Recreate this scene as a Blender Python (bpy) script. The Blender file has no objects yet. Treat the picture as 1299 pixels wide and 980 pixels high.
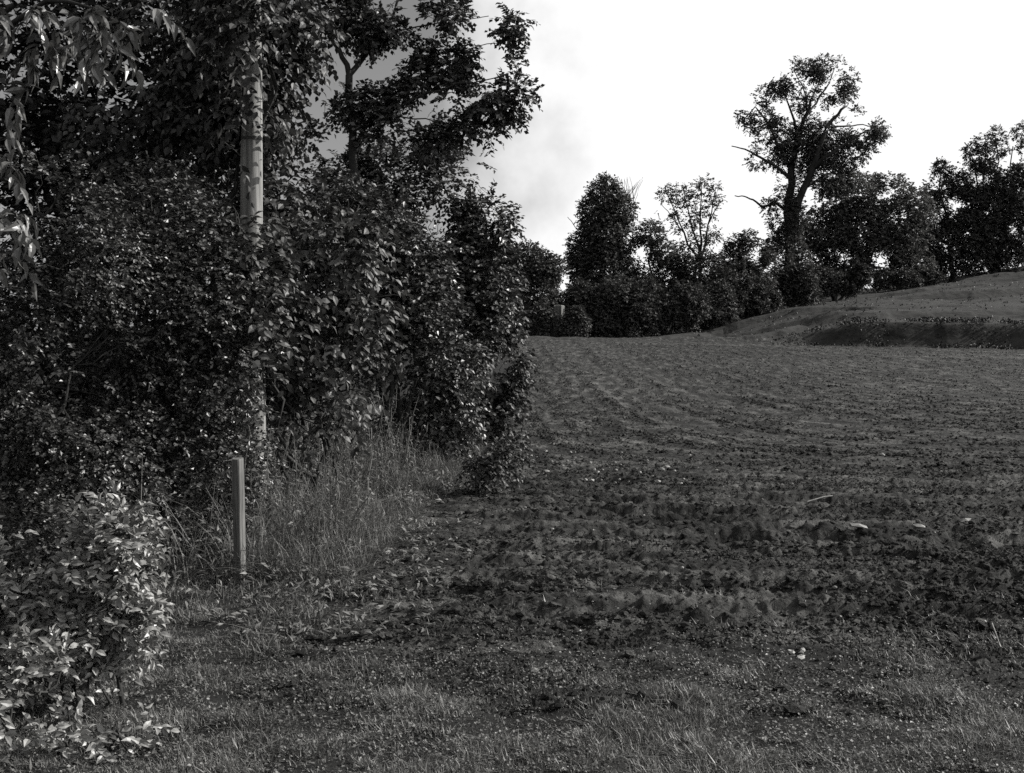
import bpy, math
import numpy as np
from mathutils import Vector, Matrix

sc = bpy.context.scene
# ------------------------------------------------------------------ camera
W0, H0, F, HOR = 1299.0, 980.0, 1568.0, 430.0      # photograph frame, focal length in its pixels, eye level row
CAMZ = 1.6
PITCH = math.atan((H0 / 2 - HOR) / F)
cam_d = bpy.data.cameras.new('camera')
cam_d.sensor_width = 36.0
cam_d.lens = 36.0 * F / W0
cam_d.clip_start, cam_d.clip_end = 0.05, 3000
cam = bpy.data.objects.new('camera', cam_d)
sc.collection.objects.link(cam)
cam.location = (0, 0, CAMZ)
cam.rotation_euler = (math.pi / 2 - PITCH, 0, 0)
sc.camera = cam

# ------------------------------------------------------------------ sky, sun, exposure
SUN_EL, SUN_AZ = math.radians(31), math.radians(77)      # azimuth from +Y (view) towards +X (right)
world = bpy.data.worlds.new('World')
sc.world = world
world.use_nodes = True
nt = world.node_tree
N, L = nt.nodes, nt.links
N.clear()
def wn(t, **kw):
    n = N.new(t)
    for k, v in kw.items():
        setattr(n, k, v)
    return n
out = wn('ShaderNodeOutputWorld')
bg = wn('ShaderNodeBackground')
bg.inputs['Strength'].default_value = 0.07
sky = wn('ShaderNodeTexSky')
sky.sky_type = 'NISHITA'
sky.sun_disc = False
sky.sun_elevation = SUN_EL
sky.sun_rotation = SUN_AZ
bw = wn('ShaderNodeRGBToBW')
L.new(sky.outputs[0], bw.inputs[0])
skyk = wn('ShaderNodeMath', operation='MULTIPLY')
skyk.inputs[1].default_value = 0.85
L.new(bw.outputs[0], skyk.inputs[0])
tc = wn('ShaderNodeTexCoord')
nz = wn('ShaderNodeTexNoise')
nz.inputs['Scale'].default_value = 8.0
nz.inputs['Detail'].default_value = 6.0
L.new(tc.outputs['Generated'], nz.inputs['Vector'])
sep = wn('ShaderNodeSeparateXYZ')
L.new(tc.outputs['Generated'], sep.inputs[0])
ma = wn('ShaderNodeMath', operation='MULTIPLY_ADD')          # cloud sheet covers the sun's side of the sky
L.new(nz.outputs['Fac'], ma.inputs[0])
ma.inputs[1].default_value = 0.24
L.new(sep.outputs['X'], ma.inputs[2])
mr = wn('ShaderNodeMapRange', interpolation_type='SMOOTHSTEP')
mr.inputs['From Min'].default_value = 0.055
mr.inputs['From Max'].default_value = 0.165
L.new(ma.outputs[0], mr.inputs['Value'])
mix = wn('ShaderNodeMix', data_type='FLOAT')
L.new(mr.outputs[0], mix.inputs['Factor'])
L.new(skyk.outputs[0], mix.inputs[2])
mix.inputs[3].default_value = 10.2
L.new(mix.outputs[0], bg.inputs['Color'])
L.new(bg.outputs[0], out.inputs['Surface'])

sd = bpy.data.lights.new('sun', 'SUN')
sd.energy = 5.0
sd.angle = math.radians(0.5)
sd.color = (1.0, 0.985, 0.955)
sun = bpy.data.objects.new('sun', sd)
sc.collection.objects.link(sun)
S = Vector((math.cos(SUN_EL) * math.sin(SUN_AZ), math.cos(SUN_EL) * math.cos(SUN_AZ), math.sin(SUN_EL)))
sun.rotation_euler = (-S).to_track_quat('-Z', 'Y').to_euler()
sun.location = S * 40

sc.view_settings.view_transform = 'Standard'
sc.view_settings.look = 'None'
sc.view_settings.exposure = 0.55
sc.view_settings.gamma = 1.0
sc.view_settings.use_curve_mapping = False
sc.render.engine = 'CYCLES'
sc.cycles.use_denoising = False
sc.cycles.max_bounces = 5
sc.cycles.diffuse_bounces = 3
sc.cycles.transmission_bounces = 3
sc.cycles.glossy_bounces = 2

# ------------------------------------------------------------------ helpers
C = sc.collection
rng = np.random.default_rng(7)

def P(px, py, D):
    """world point seen at photograph pixel (px, py), D metres ahead"""
    u, v = (px - W0 / 2) / F, (H0 / 2 - py) / F
    d = np.array([u, math.cos(PITCH) + v * math.sin(PITCH), -math.sin(PITCH) + v * math.cos(PITCH)])
    d *= D / d[1]
    return d + np.array([0, 0, CAMZ])

def hash2(ix, iy, iz, seed):
    with np.errstate(over='ignore'):
        h = ix.astype(np.uint32) * np.uint32(374761393) + iy.astype(np.uint32) * np.uint32(668265263) \
            + iz.astype(np.uint32) * np.uint32(2147483647) + np.uint32(seed * 1274126177 & 0xffffffff)
        h = (h ^ (h >> np.uint32(13))) * np.uint32(1274126177)
        h = (h ^ (h >> np.uint32(16))) * np.uint32(2246822519)
        h ^= h >> np.uint32(15)
    return h.astype(np.float64) / 4294967295.0

def noise2(x, y, seed=0):
    xi, yi = np.floor(x).astype(np.int64), np.floor(y).astype(np.int64)
    fx, fy = x - xi, y - yi
    fx, fy = fx * fx * (3 - 2 * fx), fy * fy * (3 - 2 * fy)
    z = np.zeros_like(xi)
    a, b = hash2(xi, yi, z, seed), hash2(xi + 1, yi, z, seed)
    c, d = hash2(xi, yi + 1, z, seed), hash2(xi + 1, yi + 1, z, seed)
    return (a + (b - a) * fx) * (1 - fy) + (c + (d - c) * fx) * fy

def fbm2(x, y, seed=0, o=4):
    s, a, t = 0, 1.0, 0
    for k in range(o):
        s = s + a * noise2(x * 2 ** k + 17.3 * k, y * 2 ** k - 9.1 * k, seed + k)
        t += a
        a *= 0.55
    return s / t

def noise3(p, seed=0):
    i = np.floor(p).astype(np.int64)
    f = p - i
    f = f * f * (3 - 2 * f)
    r = 0
    for dx in (0, 1):
        for dy in (0, 1):
            for dz in (0, 1):
                w = (f[:, 0] if dx else 1 - f[:, 0]) * (f[:, 1] if dy else 1 - f[:, 1]) * (f[:, 2] if dz else 1 - f[:, 2])
                r = r + w * hash2(i[:, 0] + dx, i[:, 1] + dy, i[:, 2] + dz, seed)
    return r

def ss(a, b, x):
    t = np.clip((x - a) / (b - a), 0, 1)
    return t * t * (3 - 2 * t)

def unit(v):
    return v / np.maximum(np.linalg.norm(v, axis=-1, keepdims=True), 1e-9)

def mesh(name, verts, faces, smooth=False):
    """faces: (n,3) or (n,4) int array"""
    verts, faces = np.asarray(verts, dtype=np.float32), np.asarray(faces, dtype=np.int32)
    me = bpy.data.meshes.new(name)
    k = faces.shape[1]
    me.vertices.add(len(verts))
    me.vertices.foreach_set('co', verts.ravel())
    me.loops.add(faces.size)
    me.loops.foreach_set('vertex_index', faces.ravel())
    me.polygons.add(len(faces))
    me.polygons.foreach_set('loop_start', np.arange(0, faces.size, k, dtype=np.int32))
    me.polygons.foreach_set('loop_total', np.full(len(faces), k, dtype=np.int32))
    me.polygons.foreach_set('use_smooth', np.full(len(faces), smooth))
    me.update(calc_edges=True)
    return me

def obj(name, me, mat, parent=None, **props):
    o = bpy.data.objects.new(name, me)
    C.objects.link(o)
    if me is not None and mat is not None and len(me.materials) == 0:
        me.materials.append(mat)
    if parent is not None:
        o.parent = parent
    for k, v in props.items():
        o[k] = v
    return o

def thing(name, loc, label, cat, group=None, rz=0):
    o = bpy.data.objects.new(name, None)
    o.empty_display_size = 0.2
    C.objects.link(o)
    o.location = [float(v) for v in loc]
    o.rotation_euler = (0, 0, rz)
    o['label'], o['category'] = label, cat
    if group:
        o['group'] = group
    return o

class Tubes:
    def __init__(s):
        s.v, s.f, s.n = [], [], 0
    def add(s, pts, rad, sides=6, cap=True):
        pts = np.asarray(pts, float)
        k = len(pts)
        rad = np.broadcast_to(np.asarray(rad, float), (k,))
        t = unit(np.gradient(pts, axis=0))
        ref = np.where(np.abs(t[:, 2:3]) > 0.9, np.array([[1.0, 0, 0]]), np.array([[0, 0, 1.0]]))
        a = unit(np.cross(t, ref))
        b = np.cross(t, a)
        th = np.arange(sides) * 2 * math.pi / sides
        ring = pts[:, None, :] + rad[:, None, None] * (np.cos(th)[None, :, None] * a[:, None, :] + np.sin(th)[None, :, None] * b[:, None, :])
        s.v.append(ring.reshape(-1, 3))
        i, j = np.meshgrid(np.arange(k - 1), np.arange(sides), indexing='ij')
        p, q = i * sides + j, i * sides + (j + 1) % sides
        s.f.append(np.stack([p, q, q + sides, p + sides], -1).reshape(-1, 4) + s.n)
        s.n += k * sides
    def mesh(s, name, off=(0, 0, 0), smooth=True):
        return mesh(name, np.concatenate(s.v) - np.asarray(off), np.concatenate(s.f), smooth)

def bend(p, q, r, n=7, jit=0.08, sag=0.0):
    """wobbly limb from p to q"""
    p, q = np.asarray(p, float), np.asarray(q, float)
    t = np.linspace(0, 1, n)[:, None]
    d = np.linalg.norm(q - p)
    w = r.normal(0, 1, (n, 3)) * jit * d * np.sin(t * math.pi) ** 0.7
    w[:, 2] += sag * d * np.sin(t[:, 0] * math.pi)
    return p + (q - p) * t + w

# ------------------------------------------------------------------ materials (a black-and-white print: everything is a grey)
def grey(v):
    v = v * 0.76
    return (v, v * 0.992, v * 0.955, 1)

def new_mat(name):
    m = bpy.data.materials.new(name)
    m.use_nodes = True
    return m, m.node_tree.nodes, m.node_tree.links, m.node_tree.nodes['Principled BSDF']

def leaf_mat(name, lo, hi, rough=0.5, spec=0.5, trans=0.12, scale=1.2):
    m, n, l, b = new_mat(name)
    g = n.new('ShaderNodeNewGeometry')
    t = n.new('ShaderNodeTexCoord')
    z = n.new('ShaderNodeTexNoise')
    z.inputs['Scale'].default_value = scale
    z.inputs['Detail'].default_value = 3
    l.new(t.outputs['Object'], z.inputs['Vector'])
    oi = n.new('ShaderNodeObjectInfo')
    a = n.new('ShaderNodeMath'); a.operation = 'ADD'
    l.new(g.outputs['Random Per Island'], a.inputs[0]); l.new(z.outputs['Fac'], a.inputs[1])
    a2 = n.new('ShaderNodeMath'); a2.operation = 'MULTIPLY_ADD'
    l.new(oi.outputs['Random'], a2.inputs[0]); a2.inputs[1].default_value = 0.25; l.new(a.outputs[0], a2.inputs[2])
    mrr = n.new('ShaderNodeMapRange')
    mrr.inputs['From Min'].default_value = 0.35; mrr.inputs['From Max'].default_value = 1.85
    l.new(a2.outputs[0], mrr.inputs['Value'])
    mx = n.new('ShaderNodeMix'); mx.data_type = 'RGBA'
    mx.inputs[6].default_value = grey(lo); mx.inputs[7].default_value = grey(hi)
    pw = n.new('ShaderNodeMath'); pw.operation = 'POWER'; pw.inputs[1].default_value = 1.8
    l.new(mrr.outputs[0], pw.inputs[0])
    l.new(pw.outputs[0], mx.inputs['Factor'])
    l.new(mx.outputs[2], b.inputs['Base Color'])
    b.inputs['Roughness'].default_value = rough
    b.inputs['Specular IOR Level'].default_value = spec
    tr = n.new('ShaderNodeBsdfTranslucent')
    l.new(mx.outputs[2], tr.inputs['Color'])
    ms = n.new('ShaderNodeMixShader'); ms.inputs[0].default_value = trans
    l.new(b.outputs[0], ms.inputs[1]); l.new(tr.outputs[0], ms.inputs[2])
    l.new(ms.outputs[0], n['Material Output'].inputs['Surface'])
    return m

def rough_mat(name, lo, hi, scale=8, rough=0.9, bump=0.3, stretch=(1, 1, 1), spec=0.2, dist=0.02):
    m, n, l, b = new_mat(name)
    t = n.new('ShaderNodeTexCoord')
    mp = n.new('ShaderNodeMapping'); mp.inputs['Scale'].default_value = stretch
    l.new(t.outputs['Object'], mp.inputs[0])
    z = n.new('ShaderNodeTexNoise'); z.inputs['Scale'].default_value = scale; z.inputs['Detail'].default_value = 7
    z.inputs['Roughness'].default_value = 0.65
    l.new(mp.outputs[0], z.inputs['Vector'])
    r = n.new('ShaderNodeValToRGB')
    r.color_ramp.elements[0].position, r.color_ramp.elements[1].position = 0.32, 0.7
    r.color_ramp.elements[0].color, r.color_ramp.elements[1].color = grey(lo), grey(hi)
    l.new(z.outputs['Fac'], r.inputs[0]); l.new(r.outputs[0], b.inputs['Base Color'])
    bp = n.new('ShaderNodeBump'); bp.inputs['Strength'].default_value = bump; bp.inputs['Distance'].default_value = dist
    l.new(z.outputs['Fac'], bp.inputs['Height']); l.new(bp.outputs[0], b.inputs['Normal'])
    b.inputs['Roughness'].default_value = rough; b.inputs['Specular IOR Level'].default_value = spec
    return m

M = {}
M['bark'] = rough_mat('bark', 0.02, 0.06, 10, 0.9, 0.6, (1, 1, 0.25))
M['bark_far'] = rough_mat('dark_bark', 0.02, 0.05, 3, 0.9, 0.5, (1, 1, 0.3))
M['twig'] = rough_mat('twig', 0.03, 0.08, 14, 0.8, 0.2)
M['pole'] = rough_mat('pole_wood', 0.08, 0.42, 24, 0.75, 0.6, (1, 1, 0.035), dist=0.012)
M['post'] = rough_mat('post_wood', 0.04, 0.27, 34, 0.8, 0.7, (1, 1, 0.06), dist=0.01)
M['metal'] = rough_mat('dull_metal', 0.04, 0.1, 20, 0.5, 0.1)
M['stone'] = rough_mat('pale_flint', 0.14, 0.4, 9, 0.6, 0.2)
M['straw'] = rough_mat('dry_straw', 0.3, 0.5, 20, 0.6, 0.1)
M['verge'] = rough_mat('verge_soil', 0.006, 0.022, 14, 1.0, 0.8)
M['far_ground'] = rough_mat('far_ground', 0.03, 0.06, 0.3, 1.0, 0.2)
M['lf_dog'] = leaf_mat('broad_leaf_pale', 0.12, 0.5, 0.42, 0.5)
M['lf_haw'] = leaf_mat('hawthorn_leaf', 0.012, 0.15, 0.42, 0.5)
M['lf_ash'] = leaf_mat('ash_leaf', 0.05, 0.22, 0.36, 0.6)
M['lf_elder'] = leaf_mat('elder_leaf', 0.016, 0.11, 0.52, 0.35)
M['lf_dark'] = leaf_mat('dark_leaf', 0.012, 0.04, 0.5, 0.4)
M['lf_syc'] = leaf_mat('lobed_leaf', 0.03, 0.17, 0.52, 0.35)
M['lf_maple'] = leaf_mat('hedge_maple_leaf', 0.022, 0.12, 0.42, 0.5)
M['lf_bram'] = leaf_mat('bramble_leaf', 0.03, 0.14, 0.42, 0.5)
M['lf_far'] = leaf_mat('far_leaf', 0.045, 0.13, 0.6, 0.2, 0.3, 0.5)
M['lf_far2'] = leaf_mat('far_leaf_pale', 0.06, 0.17, 0.6, 0.2, 0.3, 0.5)
M['lf_ivy'] = leaf_mat('ivy_leaf', 0.035, 0.1, 0.6, 0.2, 0.2, 0.5)
M['grass'] = leaf_mat('grass_blade', 0.05, 0.36, 0.5, 0.4, 0.2, 2.5)
M['tall'] = leaf_mat('tall_grass_blade', 0.035, 0.3, 0.55, 0.3, 0.2, 1.8)
M['rough_far'] = leaf_mat('rough_grass', 0.008, 0.035, 0.6, 0.3, 0.1, 0.6)

def soil_material():
    m, n, l, b = new_mat('ploughed_soil')
    t = n.new('ShaderNodeTexCoord')
    def nse(scale, det, st=(1, 1, 1)):
        mp = n.new('ShaderNodeMapping'); mp.inputs['Scale'].default_value = st
        l.new(t.outputs['Object'], mp.inputs[0])
        z = n.new('ShaderNodeTexNoise'); z.inputs['Scale'].default_value = scale; z.inputs['Detail'].default_value = det
        z.inputs['Roughness'].default_value = 0.62
        l.new(mp.outputs[0], z.inputs['Vector'])
        return z
    big, fine = nse(0.35, 5, (0.6, 1.2, 1)), nse(9, 8)
    ramp = n.new('ShaderNodeValToRGB')
    e = ramp.color_ramp.elements
    e[0].position, e[1].position = 0.3, 0.72
    e[0].color, e[1].color = grey(0.021), grey(0.06)
    r2 = n.new('ShaderNodeValToRGB')
    r2.color_ramp.elements[0].position, r2.color_ramp.elements[1].position = 0.35, 0.75
    r2.color_ramp.elements[0].color, r2.color_ramp.elements[1].color = (0.65, 0.65, 0.65, 1), (1.45, 1.45, 1.45, 1)
    l.new(big.outputs['Fac'], ramp.inputs[0]); l.new(fine.outputs['Fac'], r2.inputs[0])
    mx = n.new('ShaderNodeMix'); mx.data_type = 'RGBA'; mx.blend_type = 'MULTIPLY'; mx.inputs['Factor'].default_value = 1
    l.new(ramp.outputs[0], mx.inputs[6]); l.new(r2.outputs[0], mx.inputs[7])
    crust = n.new('ShaderNodeTexNoise'); crust.inputs['Scale'].default_value = 2.6; crust.inputs['Detail'].default_value = 6   # smears of dry pale crust along the furrows
    crust.inputs['Roughness'].default_value = 0.68
    ra = n.new('ShaderNodeAttribute'); ra.attribute_name = 'rowco'
    l.new(ra.outputs['Vector'], crust.inputs['Vector'])
    r3 = n.new('ShaderNodeValToRGB')
    r3.color_ramp.elements[0].position, r3.color_ramp.elements[1].position = 0.46, 0.63
    r3.color_ramp.elements[0].color, r3.color_ramp.elements[1].color = (0.6, 0.6, 0.6, 1), (2.6, 2.6, 2.6, 1)
    l.new(crust.outputs['Fac'], r3.inputs[0])
    mx2 = n.new('ShaderNodeMix'); mx2.data_type = 'RGBA'; mx2.blend_type = 'MULTIPLY'; mx2.inputs['Factor'].default_value = 1
    l.new(mx.outputs[2], mx2.inputs[6]); l.new(r3.outputs[0], mx2.inputs[7])
    l.new(mx2.outputs[2], b.inputs['Base Color'])
    bp = n.new('ShaderNodeBump'); bp.inputs['Strength'].default_value = 1.0; bp.inputs['Distance'].default_value = 0.09
    fin2 = nse(5, 9)
    l.new(fin2.outputs['Fac'], bp.inputs['Height']); l.new(bp.outputs[0], b.inputs['Normal'])
    b.inputs['Roughness'].default_value = 0.95; b.inputs['Specular IOR Level'].default_value = 0.15
    return m
M['soil'] = soil_material()
M['hill'] = rough_mat('hill_grass', 0.014, 0.06, 1.8, 1.0, 0.6, (0.5, 1.4, 1), dist=0.2)

# ------------------------------------------------------------------ terrain
def edge_x(y):
    return np.interp(y, [0, 5, 6.2, 8.4, 11.9, 16, 19.3, 40, 80], [-2.2, -1.9, -1.1, -0.95, -0.8, -0.35, -0.15, 0.1, 0.2])

def base_h(x, y):
    t = ss(18, 82, y)
    z = t * (1.85 - 0.021 * np.clip(x, 0, 60)) - 0.008 * np.clip(y - 84, 0, 60)
    z = z + 1.35 * ss(12.5, 20, x) * ss(66.0, 66.75, y + 0.15 * np.sin(x * 0.4) + 0.22 * (noise2(x * 0.8, y * 0, 14) - 0.5))
    z = z + 0.165 * np.clip(x - 10, 0, 60) * np.clip((y - 67) / 45, 0, 1.0) * (1 - 0.25 * ss(112, 170, y))
    z = z + 0.55 * (ss(0.44, 0.54, fbm2(x * 0.10 + 0.5 * noise2(x * 0.3, y * 0.3, 12), y * 0.22 - x * 0.03, 11, 3)) - 0.5) * ss(68, 71, y) * ss(7, 13, x)
    z = z + 0.3 * ss(0.2, 2.5, edge_x(y) - x) * ss(10, 15, y)
    z = z + (fbm2(x * 0.18, y * 0.18, 3, 3) - 0.5) * (0.12 + 0.5 * ss(60, 90, y) * ss(8, 16, x))
    return z

def is_field(x, y):
    return (x > edge_x(y) + 0.35 * (fbm2(x * 1.3, y * 1.3, 21, 2) - 0.5)) & \
           (y > 6.15 + 0.9 * (fbm2(x * 0.9, y * 0.9, 23, 3) - 0.5) + 0.12 * np.sin(x)) & \
           (y < 82 - 17 * ss(8, 17, x) + 0.6 * np.sin(x * 0.5))

def rows(x, y):
    dl, df = np.maximum(x + 8.5, 0.3), np.maximum(y - 5.6, 0.3)
    g = (dl ** -4 + df ** -4) ** -0.25
    return g, dl - df

def micro(x, y):
    g, a = rows(x, y)
    near = 1 - ss(11, 17, y - 0.15 * x)
    row = np.sin(g * 2 * math.pi / 0.62 + 0.9 * noise2(a * 0.15, g * 0.5, 41)) * ss(0.2, 0.6, noise2(a * 0.25, g * 0.6, 42))
    streak = (fbm2(a * 0.4, g * 2.6, 43, 3) - 0.5) * near * 0.12 + (fbm2(a * 0.13, g * 2.6, 49, 3) - 0.5) * 0.07
    led = fbm2(a * 0.9 + 3 * noise2(x * 0.7, y * 0.7, 48), g * 4.2, 47, 3)
    ledge = ss(0.44, 0.55, led) - 0.5
    lump = fbm2(x * 4.2, y * 4.2, 44, 3) - 0.5
    rid = np.abs(fbm2(x * 10, y * 10, 45, 2) * 2 - 1) - 0.2
    fine = noise2(x * 26, y * 26, 46) - 0.5
    z = 0.009 * row + streak + ledge * (0.008 + 0.05 * near) + lump * (0.03 + 0.015 * near) - rid * (0.02 + 0.012 * near) + fine * (0.024 + 0.016 * near)
    z = z - 0.13 * np.exp(-((x - 3.6) / 0.2) ** 2 - ((y - 9.8) / 0.22) ** 2) - 0.08 * np.exp(-((x - 2.05) / 0.3) ** 2 - ((y - 7.9) / 0.12) ** 2)
    return z - 0.05 * tracks(g)

def tracks(g):
    track = np.exp(-((g - 11.4) / 0.36) ** 2) + np.exp(-((g - 13.2) / 0.36) ** 2) + 0.7 * np.exp(-((g - 21.5) / 0.3) ** 2) + 0.7 * np.exp(-((g - 23.3) / 0.3) ** 2)
    return track

def height(x, y):
    x, y = np.asarray(x, float), np.asarray(y, float)
    fade = ss(-0.3, 0.9, np.minimum(x - edge_x(y), y - 6.1))
    return base_h(x, y) + fade * micro(x, y) + (1 - fade) * 0.09 * (fbm2(x * 4, y * 4, 31, 3) - 0.5)

def ground_at(x, y):
    return float(base_h(np.array([x], float), np.array([y], float))[0])

ys = np.concatenate([np.linspace(1.2, 5.9, 40)[:-1], 5.9 * (42 / 5.9) ** np.linspace(0, 1, 560)[:-1],
                     np.linspace(42, 65, 62)[:-1], np.linspace(65, 67.6, 22)[:-1], np.linspace(67.6, 125, 130)[:-1], 125 * (900 / 125) ** np.linspace(0, 1, 25)])
us = np.concatenate([np.linspace(-1.6, -0.5, 14)[:-1], np.linspace(-0.5, -0.12, 34)[:-1], np.linspace(-0.12, 0.44, 440)[:-1], np.linspace(0.46, 1.6, 20)])
X = us[None, :] * (ys[:, None] + 1.2)
Y = np.repeat(ys[:, None], len(us), 1)
Y = Y + 0.0 * X
Z = height(X.ravel(), Y.ravel()).reshape(X.shape)
V = np.stack([X, Y, Z], -1).reshape(-1, 3)
nr, nc = X.shape
ii, jj = np.meshgrid(np.arange(nr - 1), np.arange(nc - 1), indexing='ij')
q = ii * nc + jj
quads = np.stack([q, q + 1, q + 1 + nc, q + nc], -1).reshape(-1, 4)
cen = V[quads].mean(1)
fld = is_field(cen[:, 0], cen[:, 1])
hil = (~fld) & (cen[:, 0] > 5) & (cen[:, 1] > 60)
def sub(name, sel, mat, label):
    f = quads[sel]
    u, inv = np.unique(f, return_inverse=True)
    me = mesh(name, V[u], inv.reshape(-1, 4), True)
    if name == 'ploughed_field':                              # along-row / across-row coordinates for streaks of dry crust
        g_, a_ = rows(V[u][:, 0], V[u][:, 1])
        at_ = me.attributes.new('rowco', 'FLOAT_VECTOR', 'POINT')
        at_.data.foreach_set('vector', np.stack([a_ * 0.35, g_ * 1.5, np.zeros_like(g_)], 1).astype(np.float32).ravel())
    return obj(name, me, mat, kind='structure', label=label)
sub('ploughed_field', fld, M['soil'], 'dark ploughed and harrowed field with curving rows')
sub('hillside', hil, M['hill'], 'grassy hillside rising beyond the ploughed field')
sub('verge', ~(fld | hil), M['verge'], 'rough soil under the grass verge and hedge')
big = 1500
obj('ground', mesh('ground', [(-big, -big, -0.6), (big, -big, -0.6), (big, big, -0.6), (-big, big, -0.6)], [(0, 1, 2, 3)]), M['far_ground'],
    kind='structure', label='land around the field')

# ------------------------------------------------------------------ leaf shapes (x side, y along, z normal)
T_QUAD = (np.array([(0, 0, 0), (0.34, 0.45, 0.05), (0, 1, -0.08), (-0.34, 0.45, 0.05)]), np.array([(0, 1, 2), (0, 2, 3)]))
T_OVAL = (np.array([(0, 0, 0), (0.24, 0.25, 0.07), (0.3, 0.55, 0.06), (0, 1, -0.12), (-0.3, 0.55, 0.06), (-0.24, 0.25, 0.07), (0, 0.5, 0.0)]),
          np.array([(0, 1, 6), (1, 2, 6), (2, 3, 6), (3, 4, 6), (4, 5, 6), (5, 0, 6)]))
T_NARROW = (np.array([(0, 0, 0), (0.15, 0.35, 0.05), (0, 1, -0.2), (-0.15, 0.35, 0.05), (0, 0.5, 0.0)]),
            np.array([(0, 1, 4), (1, 2, 4), (2, 3, 4), (3, 0, 4)]))
T_MID = (T_OVAL[0] * np.array([0.78, 1, 1.5]), T_OVAL[1])
T_LANCE = (np.array([(0, 0, 0), (0.15, 0.22, 0.05), (0.17, 0.5, 0.02), (0, 1, -0.28), (-0.17, 0.5, 0.02), (-0.15, 0.22, 0.05), (0, 0.25, 0.0), (0, 0.55, -0.06)]),
           np.array([(0, 1, 6), (1, 2, 7), (1, 7, 6), (2, 3, 7), (3, 4, 7), (4, 5, 7), (5, 6, 7), (5, 0, 6)]))

def leaf_verts(T, pos, axis, nrm, size):
    side = unit(np.cross(axis, nrm))
    nrm = np.cross(side, axis)
    tv, tf = T
    v = pos[:, None, :] + size[:, None, None] * (tv[None, :, 0:1] * side[:, None, :] + tv[None, :, 1:2] * axis[:, None, :] + tv[None, :, 2:3] * nrm[:, None, :])
    f = tf[None] + (np.arange(len(pos)) * len(tv))[:, None, None]
    return v.reshape(-1, 3), f.reshape(-1, 3)

def sprigs(r, lobes, n, per, slen, droop=0.25, shell=(0.55, 1.06), gate=(1.2, 0.42), face=-0.35, up=0.6, spread=0.8, seed=0, zmin=None):
    """leaf positions: n sprigs of `per` leaves through the volume of ellipsoid lobes (c, rx, ry, rz)"""
    lb = np.array([[*c, rx, ry, rz] for c, rx, ry, rz in lobes])
    w = (lb[:, 3] * lb[:, 5])
    k = r.choice(len(lb), n * 3, p=w / w.sum())
    d = unit(r.normal(0, 1, (n * 3, 3)))
    tocam = unit(np.array([0, 0, CAMZ]) - lb[k, :3])
    keep = (d * tocam).sum(1) > face + r.uniform(-0.15, 0.15, n * 3)
    rad = r.uniform(shell[0] ** 2, shell[1] ** 2, n * 3) ** 0.5
    p = lb[k, :3] + d * lb[k, 3:] * rad[:, None]
    keep &= noise3(p * gate[0] + 31.7, seed + 5) * 0.7 + noise3(p * gate[0] * 2.7, seed + 9) * 0.3 > gate[1]
    if zmin is not None:
        keep &= p[:, 2] > zmin
    p, d = p[keep][:n], d[keep][:n]
    m = len(p)
    ax = unit(d * 0.8 + r.normal(0, 0.45, (m, 3)) + np.array([0, 0, 0.15]))
    t = (np.arange(per) + 0.5)[None, :] / per + r.uniform(-0.3, 0.3, (m, per)) / per
    pos = p[:, None, :] + ax[:, None, :] * (slen * t)[..., None]
    pos[..., 2] -= droop * slen * t ** 2
    axd = ax[:, None, :] + np.array([0, 0, -1.0]) * (2 * droop * t)[..., None]
    axd = unit(axd)
    sgn = np.where(np.arange(per) % 2, 1.0, -1.0)[None, :, None]
    sd_ = unit(np.cross(axd, np.array([0, 0, 1.0]) + 0.2 * r.normal(0, 1, (m, 1, 3))))
    la = unit(axd * 0.7 + sgn * sd_ * spread + r.normal(0, 0.25, (m, per, 3)) + np.array([0, 0, -droop * 0.6]))
    ln = unit(np.array([0, 0, up]) + 0.35 * d[:, None, :] + r.normal(0, 0.4, (m, per, 3)))
    return pos.reshape(-1, 3), la.reshape(-1, 3), ln.reshape(-1, 3), p, ax

def lob(px, py, rpx, D, sy=1.0, sz=1.0, dd=1.0):
    r = rpx * D / F
    return (P(px, py, D), r * sy, r * dd, r * sz)

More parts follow.
